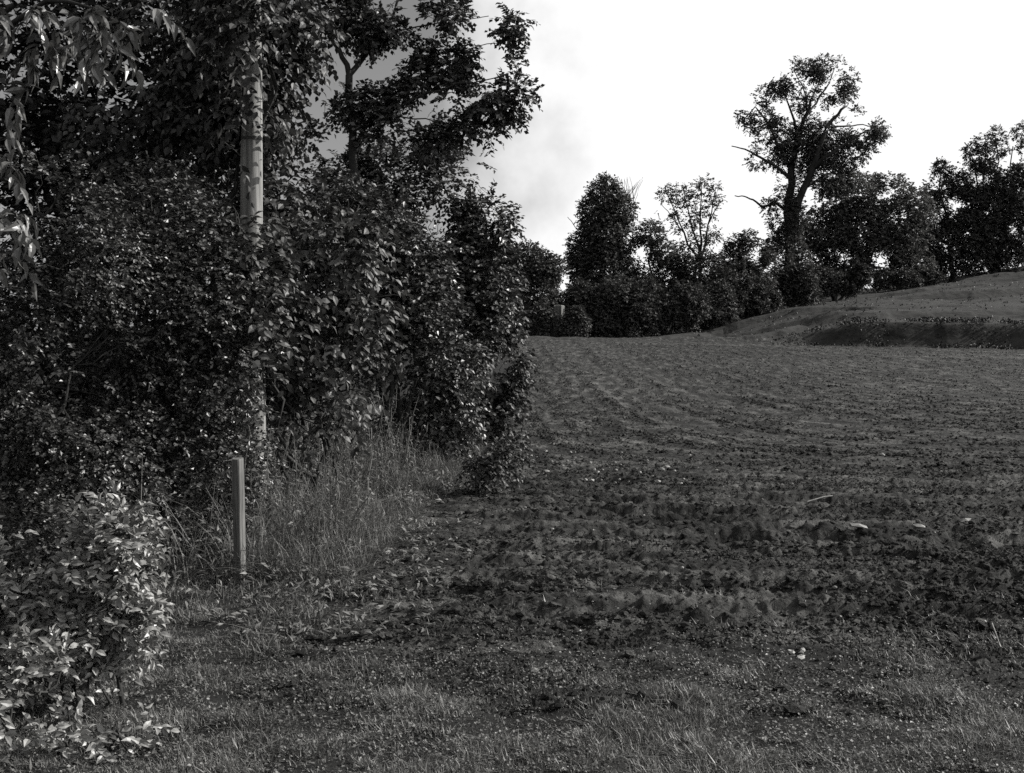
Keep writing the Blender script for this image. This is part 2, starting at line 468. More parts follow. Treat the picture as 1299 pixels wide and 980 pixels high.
def plant(name, label, cat, base, lobes, leafT, mat, leaf, n, per, slen, seed, stems=None, stem_r=0.04, twigs=0, limbs=None, group=None,
          individuals=0, bark='bark', crown='crown', parts_big=(0.75, 1.3), zmin=None, trunk=None, **kw):
    r = np.random.default_rng(seed)
    base = np.array(base, float)
    root = thing(name, base, label, cat, group)
    pos, la, ln, sp, sax = sprigs(r, lobes, n, per, slen, seed=seed, zmin=zmin, **kw)
    size = leaf * r.uniform(*parts_big, len(pos))
    # wood
    tb = Tubes()
    if limbs:
        for pts, r0, r1 in limbs:
            pts = np.array(pts, float)
            # densify with wobble
            seg = [pts[0]]
            for a, b in zip(pts[:-1], pts[1:]):
                w = bend(a, b, r, 4, 0.03)
                seg.extend(w[1:])
            seg = np.array(seg)
            tb.add(seg, r1 + (r0 - r1) * (1 - np.linspace(0, 1, len(seg))) ** 1.3, 7)
    else:
        ns = stems or max(2, len(lobes) // 3)
        for i in range(ns):
            c = lobes[(i * 7) % len(lobes)][0] if ns < len(lobes) else lobes[i % len(lobes)][0]
            b0 = base + np.array([r.normal(0, 0.12), r.normal(0, 0.12), -0.1])
            pp = bend(b0, c, r, 8, 0.05)
            tb.add(pp, np.linspace(stem_r, stem_r * 0.3, len(pp)), 6)
    trunk_o = obj(trunk or 'trunk', tb.mesh('trunk', base), M[bark], root)
    if twigs:
        tw = Tubes()
        cs = np.array([c for c, *_ in lobes])
        for i in r.choice(len(sp), min(twigs, len(sp)), replace=False):
            c = cs[np.argmin(((cs - sp[i]) ** 2).sum(1))]
            pp = bend(c + (sp[i] - c) * 0.15, sp[i] + sax[i] * slen * 0.8, r, 5, 0.06)
            rr = 0.006 + 0.0022 * np.linalg.norm(sp[i] - c)
            rr = rr * max(1.0, np.linalg.norm(c) / 25)
            tw.add(pp, np.linspace(rr, rr * 0.4, 5), 4)
        obj('twigs', tw.mesh('twigs', base), M[bark if bark != 'bark' else 'twig'], root, kind='stuff')
    # leaves, the largest in view as parts of their own
    if individuals:
        dist = np.linalg.norm(pos - np.array([0, 0, CAMZ]), axis=1)
        u = pos[:, 0] / pos[:, 1]
        v = (pos[:, 2] - CAMZ) / pos[:, 1] + math.tan(PITCH)
        infr = (np.abs(u) < 0.42) & (np.abs(v) < 0.32)
        tocam = unit(np.array([0, 0, CAMZ]) - pos)
        score = size * (0.35 + np.abs((ln * tocam).sum(1))) / dist ** 2 * infr * r.uniform(0.8, 1.2, len(pos))
        pick = np.argsort(-score)[:individuals]
        rest = np.ones(len(pos), bool)
        rest[pick] = False
    else:
        pick, rest = [], np.ones(len(pos), bool)
    v, f = leaf_verts(leafT, pos[rest], la[rest], ln[rest], size[rest])
    cr = obj(crown, mesh(crown, v - base, f), mat, root)
    if individuals:
        cr['kind'] = 'stuff'
        lm = mesh('leaf', leafT[0], leafT[1])
        lm.materials.append(mat)
        side = unit(np.cross(la, ln))
        nn = np.cross(side, la)
        for i in pick:
            o = bpy.data.objects.new('leaf', lm)
            C.objects.link(o)
            o.parent = cr
            mtx = Matrix.Identity(4)
            for a in range(3):
                mtx[a][0], mtx[a][1], mtx[a][2] = side[i, a] * size[i], la[i, a] * size[i], nn[i, a] * size[i]
                mtx[a][3] = pos[i, a] - base[a]
            o.matrix_basis = mtx
    return root

def at_ground(px, D):
    x = (px - W0 / 2) / F * D
    return np.array([x, D, ground_at(x, D)])

# ------------------------------------------------------------------ utility pole and fence post
pb = at_ground(321, 10.1)
pole = thing('utility_pole', pb, 'round weathered wooden utility pole rising through the leaves of the hedge', 'utility pole')
tb = Tubes()
hh = np.linspace(-0.3, 7.5, 40)
prng = np.random.default_rng(3)
tb.add(np.stack([0.004 * np.sin(hh * 2.1), 0.003 * np.cos(hh * 1.7), hh], 1), 0.099 - 0.0035 * hh, 24)
obj('shaft', tb.mesh('shaft'), M['pole'], pole)
zb = P(325, 176, 10.1)[2] - pb[2]
tb = Tubes()
tb.add([(0, 0, zb - 0.012), (0, 0, zb + 0.012)], 0.099 - 0.0035 * zb + 0.004, 24)
obj('metal_band', tb.mesh('metal_band'), M['metal'], pole)

def post_mesh(w, h, lean):
    """square sawn post with chamfered, weathered corners and a slightly sloped top"""
    c = w * 0.1
    prof = [(w / 2 - c, -w / 2), (w / 2, -w / 2 + c), (w / 2, w / 2 - c), (w / 2 - c, w / 2), (-w / 2 + c, w / 2), (-w / 2, w / 2 - c), (-w / 2, -w / 2 + c), (-w / 2 + c, -w / 2)]
    v, f = [], []
    lev = np.concatenate([np.linspace(-0.25, h - 0.012, 14), [h]])
    r = np.random.default_rng(11)
    for k, z in enumerate(lev):
        s = 0.93 if k == len(lev) - 1 else 1 + r.normal(0, 0.012)
        for x, y in prof:
            v.append((x * s + lean * z + 0.002 * math.sin(z * 6), y * s, z + (0.01 * x / w if k >= len(lev) - 2 else 0)))
    n = 8
    for k in range(len(lev) - 1):
        for j in range(n):
            f.append((k * n + j, k * n + (j + 1) % n, (k + 1) * n + (j + 1) % n, (k + 1) * n + j))
    t = (len(lev) - 1) * n
    f.append((t + 0, t + 1, t + 6, t + 7)); f.append((t + 1, t + 2, t + 5, t + 6)); f.append((t + 2, t + 3, t + 4, t + 5))
    return mesh('post', v, f)
qb = at_ground(302, 7.85)
post = obj('fence_post', post_mesh(0.06, P(300, 581, 7.85)[2] - qb[2], -0.012), M['post'], label='short square weathered fence post standing before the utility pole', category='fence post')
post.location = qb
post.rotation_euler = (0, 0, math.radians(62))

# ------------------------------------------------------------------ near hedge, left of the field
def LB(rows, D, dd=1.0, sz=1.0):
    return [lob(x, y, rr, D + (e[0] if e else 0), 1.0, sz, dd) for x, y, rr, *e in rows]

plant('dogwood_shrub', 'low bushy shrub with pale broad leaves at the foot of the hedge', 'shrub', at_ground(80, 5.25),
      LB([(25, 735, 62), (90, 720, 55), (135, 690, 45), (150, 745, 38), (95, 790, 55), (30, 815, 60), (150, 800, 34), (60, 880, 65, -0.35), (130, 875, 40, -0.3), (10, 930, 60, -0.5), (90, 950, 50, -0.5), (150, 930, 35, -0.5)], 5.25),
      T_MID, M['lf_dog'], 0.043, 1400, 7, 0.13, 101, stems=9, stem_r=0.012, twigs=160, individuals=300, crown='foliage', gate=(3.4, 0.43), droop=0.2, face=-0.6, shell=(0.3, 1.08), up=0.35, trunk='stems')

plant('hawthorn_bush', 'dense small-leaved hedge bush filling the hedge beside the utility pole', 'bush', at_ground(230, 9.6),
      LB([(190, 300, 85), (250, 370, 80), (180, 430, 95), (270, 470, 75), (200, 540, 90), (270, 590, 70), (160, 620, 80, -0.3), (240, 670, 60, -.2), (280, 690, 40, -.2), (190, 720, 50, -.6), (130, 350, 80), (270, 290, 60, .4)], 9.7, 0.9),
      T_QUAD, M['lf_haw'], 0.036, 4000, 9, 0.16, 102, stems=6, stem_r=0.03, twigs=200, crown='foliage', gate=(1.7, 0.46), face=-0.3, shell=(0.55, 1.08))
plant('hawthorn_bush', 'dark small-leaved hedge bush behind the pale leaved shrub, beneath drooping leaves', 'bush', at_ground(40, 9.0),
      LB([(50, 280, 85), (110, 330, 70), (30, 400, 95), (90, 470, 90), (20, 540, 90), (110, 570, 80), (40, 640, 80), (120, 660, 60), (20, 690, 60, -0.8), (95, 700, 60, -0.9), (160, 700, 50, -0.7), (30, 740, 60), (110, 740, 60), (-60, 620, 100), (-60, 480, 110), (-60, 330, 100)], 9.0, 0.9),
      T_QUAD, M['lf_haw'], 0.034, 4800, 9, 0.16, 103, stems=6, stem_r=0.03, twigs=200, crown='foliage', gate=(1.7, 0.47), face=-0.3, shell=(0.55, 1.08))
plant('cherry_tree', 'overhanging branches with long drooping leaves in the top corner', 'tree', at_ground(-160, 8.2),
      LB([(20, 35, 22), (50, 30, 22), (62, 55, 12), (130, 25, 20), (150, 50, 14), (115, 40, 14), (15, 95, 18), (25, 120, 12), (10, 215, 12), (15, 285, 16), (10, 310, 12), (130, 90, 8), (90, 138, 7), (130, 130, 7), (190, 25, 14)], 7.0),
      T_LANCE, M['lf_ash'], 0.105, 56, 7, 0.16, 104, droop=0.9, individuals=300, crown='crown', gate=(3, 0.2), face=-1.2, up=0.5, spread=0.55, shell=(0.1, 1.0),
      limbs=[([at_ground(-160, 8.2), P(-130, 500, 8.1), P(-110, 200, 8.0), P(-60, 60, 7.6), P(20, 5, 7.2)], 0.09, 0.015), ([P(-110, 200, 8.0), P(-50, 190, 7.4), P(10, 230, 7.0)], 0.03, 0.008), ([P(-60, 60, 7.6), P(60, 0, 7.1), P(140, 10, 7.0)], 0.025, 0.006)])
plant('elder_tree', 'tree with sprays of hanging leaves arching over the utility pole', 'tree', at_ground(250, 11.2),
      LB([(200, 150, 80), (280, 120, 80), (260, 220, 70), (200, 240, 60), (335, 90, 45), (365, 35, 40), (230, 40, 80), (300, 40, 70), (355, 150, 32), (360, 230, 40), (345, 270, 45), (405, 310, 45), (340, 30, 50, -1.2), (318, 50, 38, -1.5), (325, 10, 40, -1.4), (310, 110, 18, -1.4), (345, 100, 18, -1.4), (312, 150, 12, -1.4), (338, 140, 10, -1.4), (306, 200, 12, -1.3)], 11.3, 0.9),
      T_OVAL, M['lf_elder'], 0.075, 1900, 8, 0.3, 105, droop=0.6, stems=7, stem_r=0.06, twigs=200, crown='crown', gate=(2.0, 0.43), face=-0.4, individuals=120)
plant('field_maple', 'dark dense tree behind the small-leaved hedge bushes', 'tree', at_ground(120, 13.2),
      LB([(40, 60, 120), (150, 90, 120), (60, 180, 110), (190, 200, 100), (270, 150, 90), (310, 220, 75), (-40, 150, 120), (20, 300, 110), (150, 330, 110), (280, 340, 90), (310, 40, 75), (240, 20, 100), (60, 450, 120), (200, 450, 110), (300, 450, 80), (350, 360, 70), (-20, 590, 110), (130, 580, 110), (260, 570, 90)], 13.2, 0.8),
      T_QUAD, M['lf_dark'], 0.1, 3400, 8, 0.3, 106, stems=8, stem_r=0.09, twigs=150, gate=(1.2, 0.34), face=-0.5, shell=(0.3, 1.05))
plant('hazel_sapling', 'young tree with broad pale leaves spilling across the middle of the pole', 'tree', at_ground(375, 10.7),
      LB([(370, 330, 45), (410, 360, 45), (440, 310, 40), (350, 400, 40, -0.5), (400, 430, 50), (450, 420, 40), (360, 470, 40), (330, 430, 24, -1.0), (325, 500, 20, -1.05), (330, 350, 30, -0.9), (320, 310, 25, -0.9), (420, 490, 50), (460, 370, 40), (370, 530, 40), (310, 400, 18, -1.0), (318, 470, 18, -1.0)], 10.7),
      T_OVAL, M['lf_syc'], 0.07, 1050, 7, 0.25, 107, droop=0.5, stems=6, stem_r=0.025, twigs=160, individuals=300, gate=(3, 0.43), face=-0.6, shell=(0.35, 1.08))
plant('hedge_maple', 'leafy hedge bush between the broad-leaved sapling and the brambles', 'bush', at_ground(490, 14.5),
      LB([(480, 290, 55), (520, 330, 50), (470, 360, 50), (530, 390, 45), (490, 430, 50), (450, 300, 50), (540, 450, 38), (430, 265, 40, 1.0), (455, 460, 28), (550, 420, 25), (500, 380, 50)], 14.6),
      T_QUAD, M['lf_maple'], 0.06, 2200, 8, 0.22, 108, stems=6, stem_r=0.04, twigs=150, crown='foliage', gate=(1.8, 0.41), face=-0.35)
plant('tall_hawthorn', 'tall dense bush standing beneath the forked tree', 'bush', at_ground(560, 25),
      LB([(500, 240, 50), (560, 235, 48), (600, 225, 35), (610, 275, 36), (550, 300, 55), (610, 320, 36), (475, 225, 34), (590, 370, 50), (530, 370, 55), (625, 350, 28), (635, 290, 15), (560, 205, 24), (600, 410, 45), (630, 400, 28), (440, 235, 36), (460, 270, 50)], 25, 0.8),
      T_QUAD, M['lf_maple'], 0.1, 3200, 8, 0.35, 109, stems=7, stem_r=0.08, twigs=200, crown='foliage', gate=(1.1, 0.40), face=-0.4)
fb = at_ground(446, 20)
plant('forked_tree', 'slender forked tree with open leafy crown against the grey sky', 'tree', fb,
      LB([(425, 12, 38), (480, 20, 32), (465, 45, 18), (535, 65, 15), (532, 95, 17), (575, 75, 26), (610, 80, 28), (640, 85, 24), (655, 112, 20), (675, 118, 8), (610, 120, 32), (640, 140, 18), (575, 115, 22), (565, 20, 26), (655, 28, 20), (640, 40, 10), (510, 122, 16), (480, 128, 18), (450, 132, 16), (432, 138, 12), (560, 172, 18), (540, 180, 14), (590, 160, 14), (490, 160, 14), (465, 165, 12), (395, 45, 16), (505, 45, 12), (390, 170, 12), (590, 45, 14), (625, 168, 9)], 20, 0.9),
      T_QUAD, M['lf_maple'], 0.085, 2200, 8, 0.22, 110, crown='crown', gate=(1.9, 0.42), face=-1.2, shell=(0.2, 1.08), twigs=160,
      limbs=[([fb, P(448, 300, 20), P(447, 190, 20), P(443, 95, 20)], 0.085, 0.06), ([P(443, 95, 20), P(430, 62, 20), P(410, 30, 19.8), P(395, -30, 19.6)], 0.05, 0.02),
             ([P(443, 95, 20), P(460, 75, 20.1), P(490, 45, 20.3), P(510, -20, 20.4)], 0.05, 0.02), ([P(447, 190, 20), P(470, 150, 20), P(520, 128, 19.8), P(580, 105, 19.5), P(640, 95, 19.3)], 0.03, 0.008),
             ([P(447, 165, 20), P(490, 147, 20.3), P(540, 150, 20.5), P(590, 165, 20.6)], 0.022, 0.007), ([P(520, 128, 19.8), P(555, 80, 20), P(600, 60, 20.2), P(650, 50, 20.3)], 0.016, 0.006),
             ([P(490, 45, 20.3), P(550, 30, 20), P(620, 20, 20)], 0.016, 0.006)])
plant('bramble_patch', 'pale leafy bramble mound at the hedge foot behind the tall grass', 'bramble', at_ground(545, 15),
      LB([(520, 490, 30), (560, 470, 30), (590, 480, 22), (545, 520, 32), (580, 530, 28), (510, 540, 30), (560, 560, 24), (600, 455, 14)], 15),
      T_OVAL, M['lf_bram'], 0.065, 800, 7, 0.22, 111, stems=6, stem_r=0.012, twigs=90, crown='foliage', trunk='stems', gate=(2.2, 0.42), droop=0.4)
plant('bramble_patch', 'dark bramble clump jutting out at the corner of the ploughed field', 'bramble', at_ground(622, 18),
      LB([(620, 480, 32), (640, 470, 22), (600, 520, 30), (635, 520, 24), (610, 560, 28), (650, 490, 12), (640, 555, 18), (590, 560, 24), (645, 450, 15), (625, 440, 20)], 18),
      T_OVAL, M['lf_elder'], 0.075, 900, 7, 0.25, 112, stems=6, stem_r=0.012, twigs=110, crown='foliage', trunk='stems', gate=(1.8, 0.42), droop=0.4)
plant('bramble_patch', 'low trailing bramble at the ploughed edge in front of the dark clump', 'bramble', at_ground(600, 12.6),
      LB([(590, 610, 22), (620, 600, 22), (640, 590, 14), (570, 630, 18), (605, 635, 20), (550, 645, 18), (630, 620, 16), (645, 575, 14)], 12.6, 1.2, 0.8),
      T_OVAL, M['lf_elder'], 0.045, 650, 7, 0.2, 113, stems=5, stem_r=0.008, twigs=60, crown='foliage', trunk='stems', gate=(2.4, 0.42), droop=0.5)
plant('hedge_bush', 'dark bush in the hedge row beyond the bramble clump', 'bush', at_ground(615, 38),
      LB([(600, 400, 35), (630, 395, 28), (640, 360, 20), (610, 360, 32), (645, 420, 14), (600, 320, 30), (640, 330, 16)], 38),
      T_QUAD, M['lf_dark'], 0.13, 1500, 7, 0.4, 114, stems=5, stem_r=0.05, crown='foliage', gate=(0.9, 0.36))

# ------------------------------------------------------------------ far trees
def far_tree(name, label, cat, px, D, lobes, mat, n, seed, leaf=0.16, group='trees beyond the field', gate=(0.7, 0.40), **kw):
    return plant(name, label, cat, at_ground(px, D), LB(lobes, D), T_QUAD, M[mat], leaf * 1.06, int(n * 2.4), 6, 0.45, seed, bark='bark_far', gate=gate,
                 group=group, **{'face': -0.6, 'stem_r': 0.14, 'shell': (0.2, 1.14), 'up': 0.35, **kw})

D = 86
far_tree('hedge_tree', 'rounded dark tree where the left hedge meets the far trees', 'tree', 672, 84,
         [(665, 340, 28), (650, 370, 26), (685, 345, 22), (700, 340, 14), (680, 385, 24), (655, 405, 22), (690, 375, 16), (700, 412, 12), (645, 330, 18)], 'lf_ivy', 2200, 201)
far_tree('ivy_clad_tree', 'tall ivy-covered columnar tree with bare twigs at its top', 'tree', 764, 90,
         [(768, 250, 22), (758, 270, 24), (785, 265, 20), (770, 300, 34), (745, 315, 24), (790, 305, 16), (765, 345, 40), (738, 330, 18), (790, 345, 20), (760, 385, 36), (775, 405, 30), (740, 395, 22), (770, 232, 10), (735, 365, 18)], 'lf_ivy', 4200, 202,
         gate=(0.6, 0.33), shell=(0.3, 1.05),
         limbs=[([at_ground(764, 90), P(766, 330, 90), P(770, 250, 90), P(768, 228, 90)], 0.35, 0.05)]
         + [([P(782 + 2 * (k % 5), 285, 90), P(786 + 6 * (k % 4), 258 + 3 * (k % 3), 90 + 0.3 * (k % 5)), P(782 + 37 * ((k * 7) % 11) / 11, 224 + 30 * ((k * 5) % 7) / 7 * ((k * 7) % 11) / 11, 90 + 0.5 * (k % 4))], 0.03, 0.011) for k in range(22)]
         + [            ([P(740, 300, 90), P(726, 282, 89), P(720, 275, 89)], 0.03, 0.02)])
far_tree('thin_crowned_tree', 'open many-stemmed tree with small leaf clusters between ivy-clad tree and oak', 'tree', 886, 92,
         [(845, 250, 10), (838, 262, 8), (850, 270, 8), (865, 245, 10), (875, 255, 10), (890, 240, 10), (905, 250, 10), (900, 268, 9), (880, 275, 10), (860, 285, 9), (912, 262, 6), (890, 300, 14), (870, 310, 14), (905, 300, 9), (845, 240, 5), (893, 228, 5), (855, 262, 8), (905, 236, 6)], 'lf_far', 330, 203, leaf=0.15,
         gate=(0.9, 0.42), shell=(0.1, 1.1), face=-1.2,
         limbs=[([at_ground(886, 92), P(888, 340, 92), P(888, 290, 92), P(890, 232, 92)], 0.2, 0.03), ([P(888, 340, 92), P(868, 295, 92.5), P(846, 245, 93)], 0.12, 0.03), ([P(888, 330, 92), P(876, 280, 91), P(868, 242, 91)], 0.1, 0.025),
                ([P(888, 330, 92), P(898, 285, 92), P(908, 238, 92)], 0.11, 0.025), ([P(898, 285, 92), P(910, 262, 91), P(914, 252, 91)], 0.05, 0.02), ([P(868, 295, 92.5), P(852, 275, 93), P(838, 258, 93)], 0.06, 0.02)])
far_tree('hedge_tree', 'small leafy tree hard against the right side of the ivy-clad tree', 'tree', 828, 90,
         [(825, 295, 14), (815, 320, 18), (840, 320, 16), (830, 350, 22), (810, 360, 20), (850, 350, 18), (820, 390, 24), (850, 385, 22)], 'lf_far', 1300, 204, gate=(0.8, 0.41))
far_tree('hedge_tree', 'bushy low tree between the open many-stemmed tree and the oak', 'tree', 940, 92,
         [(935, 312, 12), (950, 305, 10), (925, 330, 18), (955, 330, 16), (940, 355, 22), (970, 345, 16), (915, 355, 18), (975, 325, 8), (930, 385, 18), (960, 375, 18)], 'lf_far', 1300, 205, gate=(0.8, 0.41))
far_tree('hedge_tree', 'bush filling the row below the open many-stemmed tree', 'tree', 885, 90,
         [(880, 345, 18), (900, 335, 14), (870, 370, 20), (900, 370, 20), (885, 395, 18), (865, 395, 16), (910, 390, 14), (865, 335, 12)], 'lf_ivy', 1200, 206, gate=(0.8, 0.38))
# the oak
D = 100
ob = at_ground(1006, D)
oak_limbs = [(a, b * 0.88, c) for a, b, c in [([ob, P(1003, 320, D), P(999, 268, D), P(1003, 216, D), P(1012, 180, D), P(1020, 150, D), P(1034, 115, D), P(1044, 91, D)], 0.62, 0.05),
             ([P(1004, 300, D), P(1013, 254, D - .5), P(1030, 213, D - 1), P(1040, 185, D - 1), P(1048, 161, D - 1), P(1060, 148, D - 1), P(1072, 135, D - 1), P(1070, 119, D - 1), P(1079, 109, D - 1)], 0.4, 0.05),
             ([P(1012, 180, D), P(1008, 154, D + 1), P(999, 129, D + 1), P(989, 108, D + 1)], 0.17, 0.04), ([P(1001, 225, D), P(989, 214, D - 1), P(964, 199, D - 2), P(945, 189, D - 2), P(928, 185, D - 2)], 0.2, 0.04),
             ([P(1000, 268, D), P(985, 258, D), P(966, 262, D), P(955, 253, D), P(945, 249, D), P(932, 248, D)], 0.17, 0.04), ([P(1030, 213, D - 1), P(1052, 196, D - 2), P(1070, 184, D - 2), P(1098, 166, D - 2), P(1120, 156, D - 2)], 0.2, 0.04),
             ([P(1048, 161, D - 1), P(1064, 160, D), P(1088, 158, D + 1), P(1108, 160, D + 1)], 0.12, 0.035), ([P(1003, 216, D), P(985, 180, D + 2), P(970, 150, D + 2), P(958, 135, D + 2), P(945, 150, D + 2)], 0.18, 0.04),
             ([P(1020, 150, D), P(1036, 130, D + 2), P(1052, 105, D + 2), P(1058, 88, D + 2)], 0.13, 0.035), ([P(1018, 240, D), P(1045, 222, D + 2), P(1070, 215, D + 3), P(1092, 225, D + 3)], 0.18, 0.04), ([P(1024, 140, D), P(1020, 115, D - 2), P(1008, 90, D - 2)], 0.1, 0.03)]]
far_tree('oak_tree', 'tall gnarled oak with open crown and a bare crooked side branch', 'tree', 1006, D,
         [(1020, 100, 24), (1005, 92, 12), (1048, 96, 24), (1072, 100, 14), (1076, 118, 9), (990, 110, 15), (1040, 122, 14), (968, 128, 16), (948, 145, 12), (955, 160, 8), (978, 165, 14), (1000, 178, 20), (984, 196, 18), (958, 204, 9), (965, 188, 10), (1028, 168, 20), (1056, 190, 20), (1090, 162, 17), (1110, 163, 13), (1098, 180, 12), (1078, 205, 18), (1048, 228, 22), (1096, 224, 11), (1040, 200, 18),
          (1002, 240, 16), (1005, 278, 18), (985, 282, 10), (984, 312, 17), (1004, 318, 20), (1000, 300, 16), (1020, 215, 14), (976, 260, 8), (1012, 200, 12), (1070, 230, 15), (975, 325, 10), (1004, 335, 16), (992, 335, 14), (1016, 330, 12), (1006, 260, 12), (1012, 345, 14), (1085, 148, 11), (1062, 163, 13), (1075, 186, 14), (1060, 118, 11), (1100, 195, 10), (1030, 190, 15), (985, 150, 10), (1018, 130, 11), (1115, 172, 9)], 'lf_far', 3300, 210,
         leaf=0.17, gate=(0.75, 0.45), shell=(0.1, 1.08), face=-1.2, limbs=oak_limbs, twigs=200)
far_tree('hawthorn_tree', 'broad rounded bushy tree beside the oak on the hillside', 'tree', 1080, 108,
         [(1060, 260, 26), (1095, 250, 26), (1130, 245, 22), (1050, 295, 30), (1090, 290, 34), (1130, 280, 30), (1160, 265, 22), (1070, 325, 28), (1115, 320, 28), (1150, 305, 26), (1040, 335, 24), (1160, 335, 22), (1080, 345, 24), (1125, 345, 22), (1020, 345, 16), (1050, 350, 18), (1030, 300, 18), (1115, 232, 10)], 'lf_far2', 4200, 211, leaf=0.2, gate=(0.6, 0.36))
far_tree('hawthorn_tree', 'dark tree on the hilltop between the rounded bushy tree and the tallest one', 'tree', 1205, 112,
         [(1195, 215, 9), (1190, 240, 16), (1215, 232, 16), (1180, 275, 24), (1210, 265, 24), (1235, 250, 18), (1190, 310, 26), (1225, 300, 28), (1172, 300, 18), (1192, 208, 5), (1205, 335, 22), (1180, 335, 20), (1230, 330, 20)], 'lf_ivy', 2300, 212, leaf=0.18, gate=(0.9, 0.38),
         )
far_tree('hawthorn_tree', 'tallest dark ragged tree at the hilltop by the right edge', 'tree', 1262, 112,
         [(1250, 180, 12), (1262, 172, 9), (1240, 200, 14), (1265, 205, 18), (1285, 185, 12), (1245, 235, 20), (1275, 235, 24), (1255, 270, 26), (1285, 275, 24), (1260, 305, 26), (1290, 310, 26), (1235, 290, 24), (1270, 260, 24), (1310, 270, 26), (1245, 328, 20), (1275, 325, 20), (1300, 325, 22), (1300, 230, 22), (1230, 190, 6), (1230, 215, 14), (1275, 212, 15), (1222, 235, 14), (1295, 165, 8), (1310, 200, 20)], 'lf_far', 3600, 213, leaf=0.18, gate=(0.9, 0.41), shell=(0.2, 1.12))
# low hedge in front of the far trees
hedge_rows = [(706, 80.9, 411, 13, 'low scrubby growth round the pale square pillar'), (668, 83, 402, 26, 'darkest stretch of low hedge at the far end of the left hedge'), (735, 84, 400, 26, 'stretch of low hedge at the foot of the ivy-clad tree'), (790, 84, 398, 26, 'stretch of low hedge just right of the ivy-clad tree foot'),
              (845, 85, 392, 25, 'stretch of low hedge below the small leafy tree'), (900, 87, 385, 22, 'stretch of low hedge where the hillside starts to climb'), (950, 90, 375, 20, 'stretch of low hedge leading up to the oak foot'), (1005, 95, 362, 18, 'stretch of low hedge hiding the foot of the oak'), (1060, 99, 354, 11, 'last low stretch of hedge on the slope right of the oak')]
for k, (px, D, py, rr, lab) in enumerate(hedge_rows):
    hr = np.random.default_rng(600 + k)
    hl = [(px + hr.uniform(-34, 34), py + hr.uniform(-24, 12) * rr / 24, hr.uniform(0.35, 0.8) * rr) for _ in range(11)] + [(px - 18, py + 8, rr * 0.8), (px + 18, py + 8, rr * 0.8)]
    far_tree('low_hedge', lab, 'hedge', px, D, hl, 'lf_ivy', 1150, 220 + k, leaf=0.16, group='low hedge along the far field edge', gate=(1.3, 0.40), crown='foliage', twigs=40)
for k, (px, D, py, rr, lab) in enumerate([(1040, 101, 352, 10, 'low bramble clump at the foot of the oak'), (1135, 104, 352, 8, 'small bramble clump on the hillside below the rounded bushy tree'), (1165, 105, 350, 7, 'smallest bramble clump on the hillside crest')]):
    far_tree('bramble_clump', lab, 'bramble', px, D, [(px - 14, py, rr), (px + 10, py + 2, rr), (px + 24, py + 4, rr * 0.8)], 'lf_ivy', 350, 240 + k, leaf=0.15, group='bramble clumps on the hillside', crown='foliage', stem_r=0.03)

bb = at_ground(709, 82.2)  # square pillar put in for a small pale patch of unknown nature
zt = P(709, 387, 82.2)[2] - bb[2]
tb = Tubes()
tb.add([(0, 0, -0.3), (0, 0, zt * 0.5), (0.01, 0, zt - 0.06), (0.01, 0, zt), (0.01, 0, zt + 0.03)], [0.42, 0.41, 0.40, 0.34, 0.02], 4)
gp = obj('pale_patch_pillar', tb.mesh('pale_patch_pillar', smooth=False), M['post'], label='pale square pillar put in as a pale patch among leaves at the foot of the far trees', category='block')
gp.location = bb
gp.rotation_euler = (0, 0, math.radians(20))

# ------------------------------------------------------------------ grass and weeds (uncountable)
def blades(r, x, y, h, w, lean=0.35, segs=2, mat=None, name='grass', label='', wind=(0.1, 0, 0)):
    n = len(x)
    z = height(x, y)
    b = np.stack([x, y, z - 0.01], 1)
    ang = r.uniform(0, 2 * math.pi, n)
    ld = np.stack([np.cos(ang), np.sin(ang), np.zeros(n)], 1) * (r.gamma(2, lean / 2, n))[:, None] + np.array(wind)
    sdv = np.stack([-np.sin(ang + r.normal(0, 0.8, n)), np.cos(ang), np.zeros(n)], 1)
    sdv = unit(sdv) * (w * r.uniform(0.6, 1.4, n))[:, None] / 2
    rows = []
    for k in range(segs + 1):
        t = k / segs
        c = b + ld * (h * t * t)[:, None] + np.array([0, 0, 1.0]) * (h * (t - 0.25 * t * t * np.clip(np.linalg.norm(ld, axis=1), 0, 1.5)))[:, None]
        if k < segs:
            rows += [c - sdv * (1 - 0.45 * t), c + sdv * (1 - 0.45 * t)]
        else:
            rows += [c]
    m = len(rows)
    v = np.stack(rows, 1).reshape(-1, 3)
    f = []
    for k in range(segs - 1):
        f += [(2 * k, 2 * k + 1, 2 * k + 3), (2 * k, 2 * k + 3, 2 * k + 2)]
    f += [(2 * segs - 2, 2 * segs - 1, 2 * segs)]
    f = (np.array(f)[None] + (np.arange(n) * m)[:, None, None]).reshape(-1, 3)
    return obj(name, mesh(name, v, f), mat, kind='stuff', label=label)

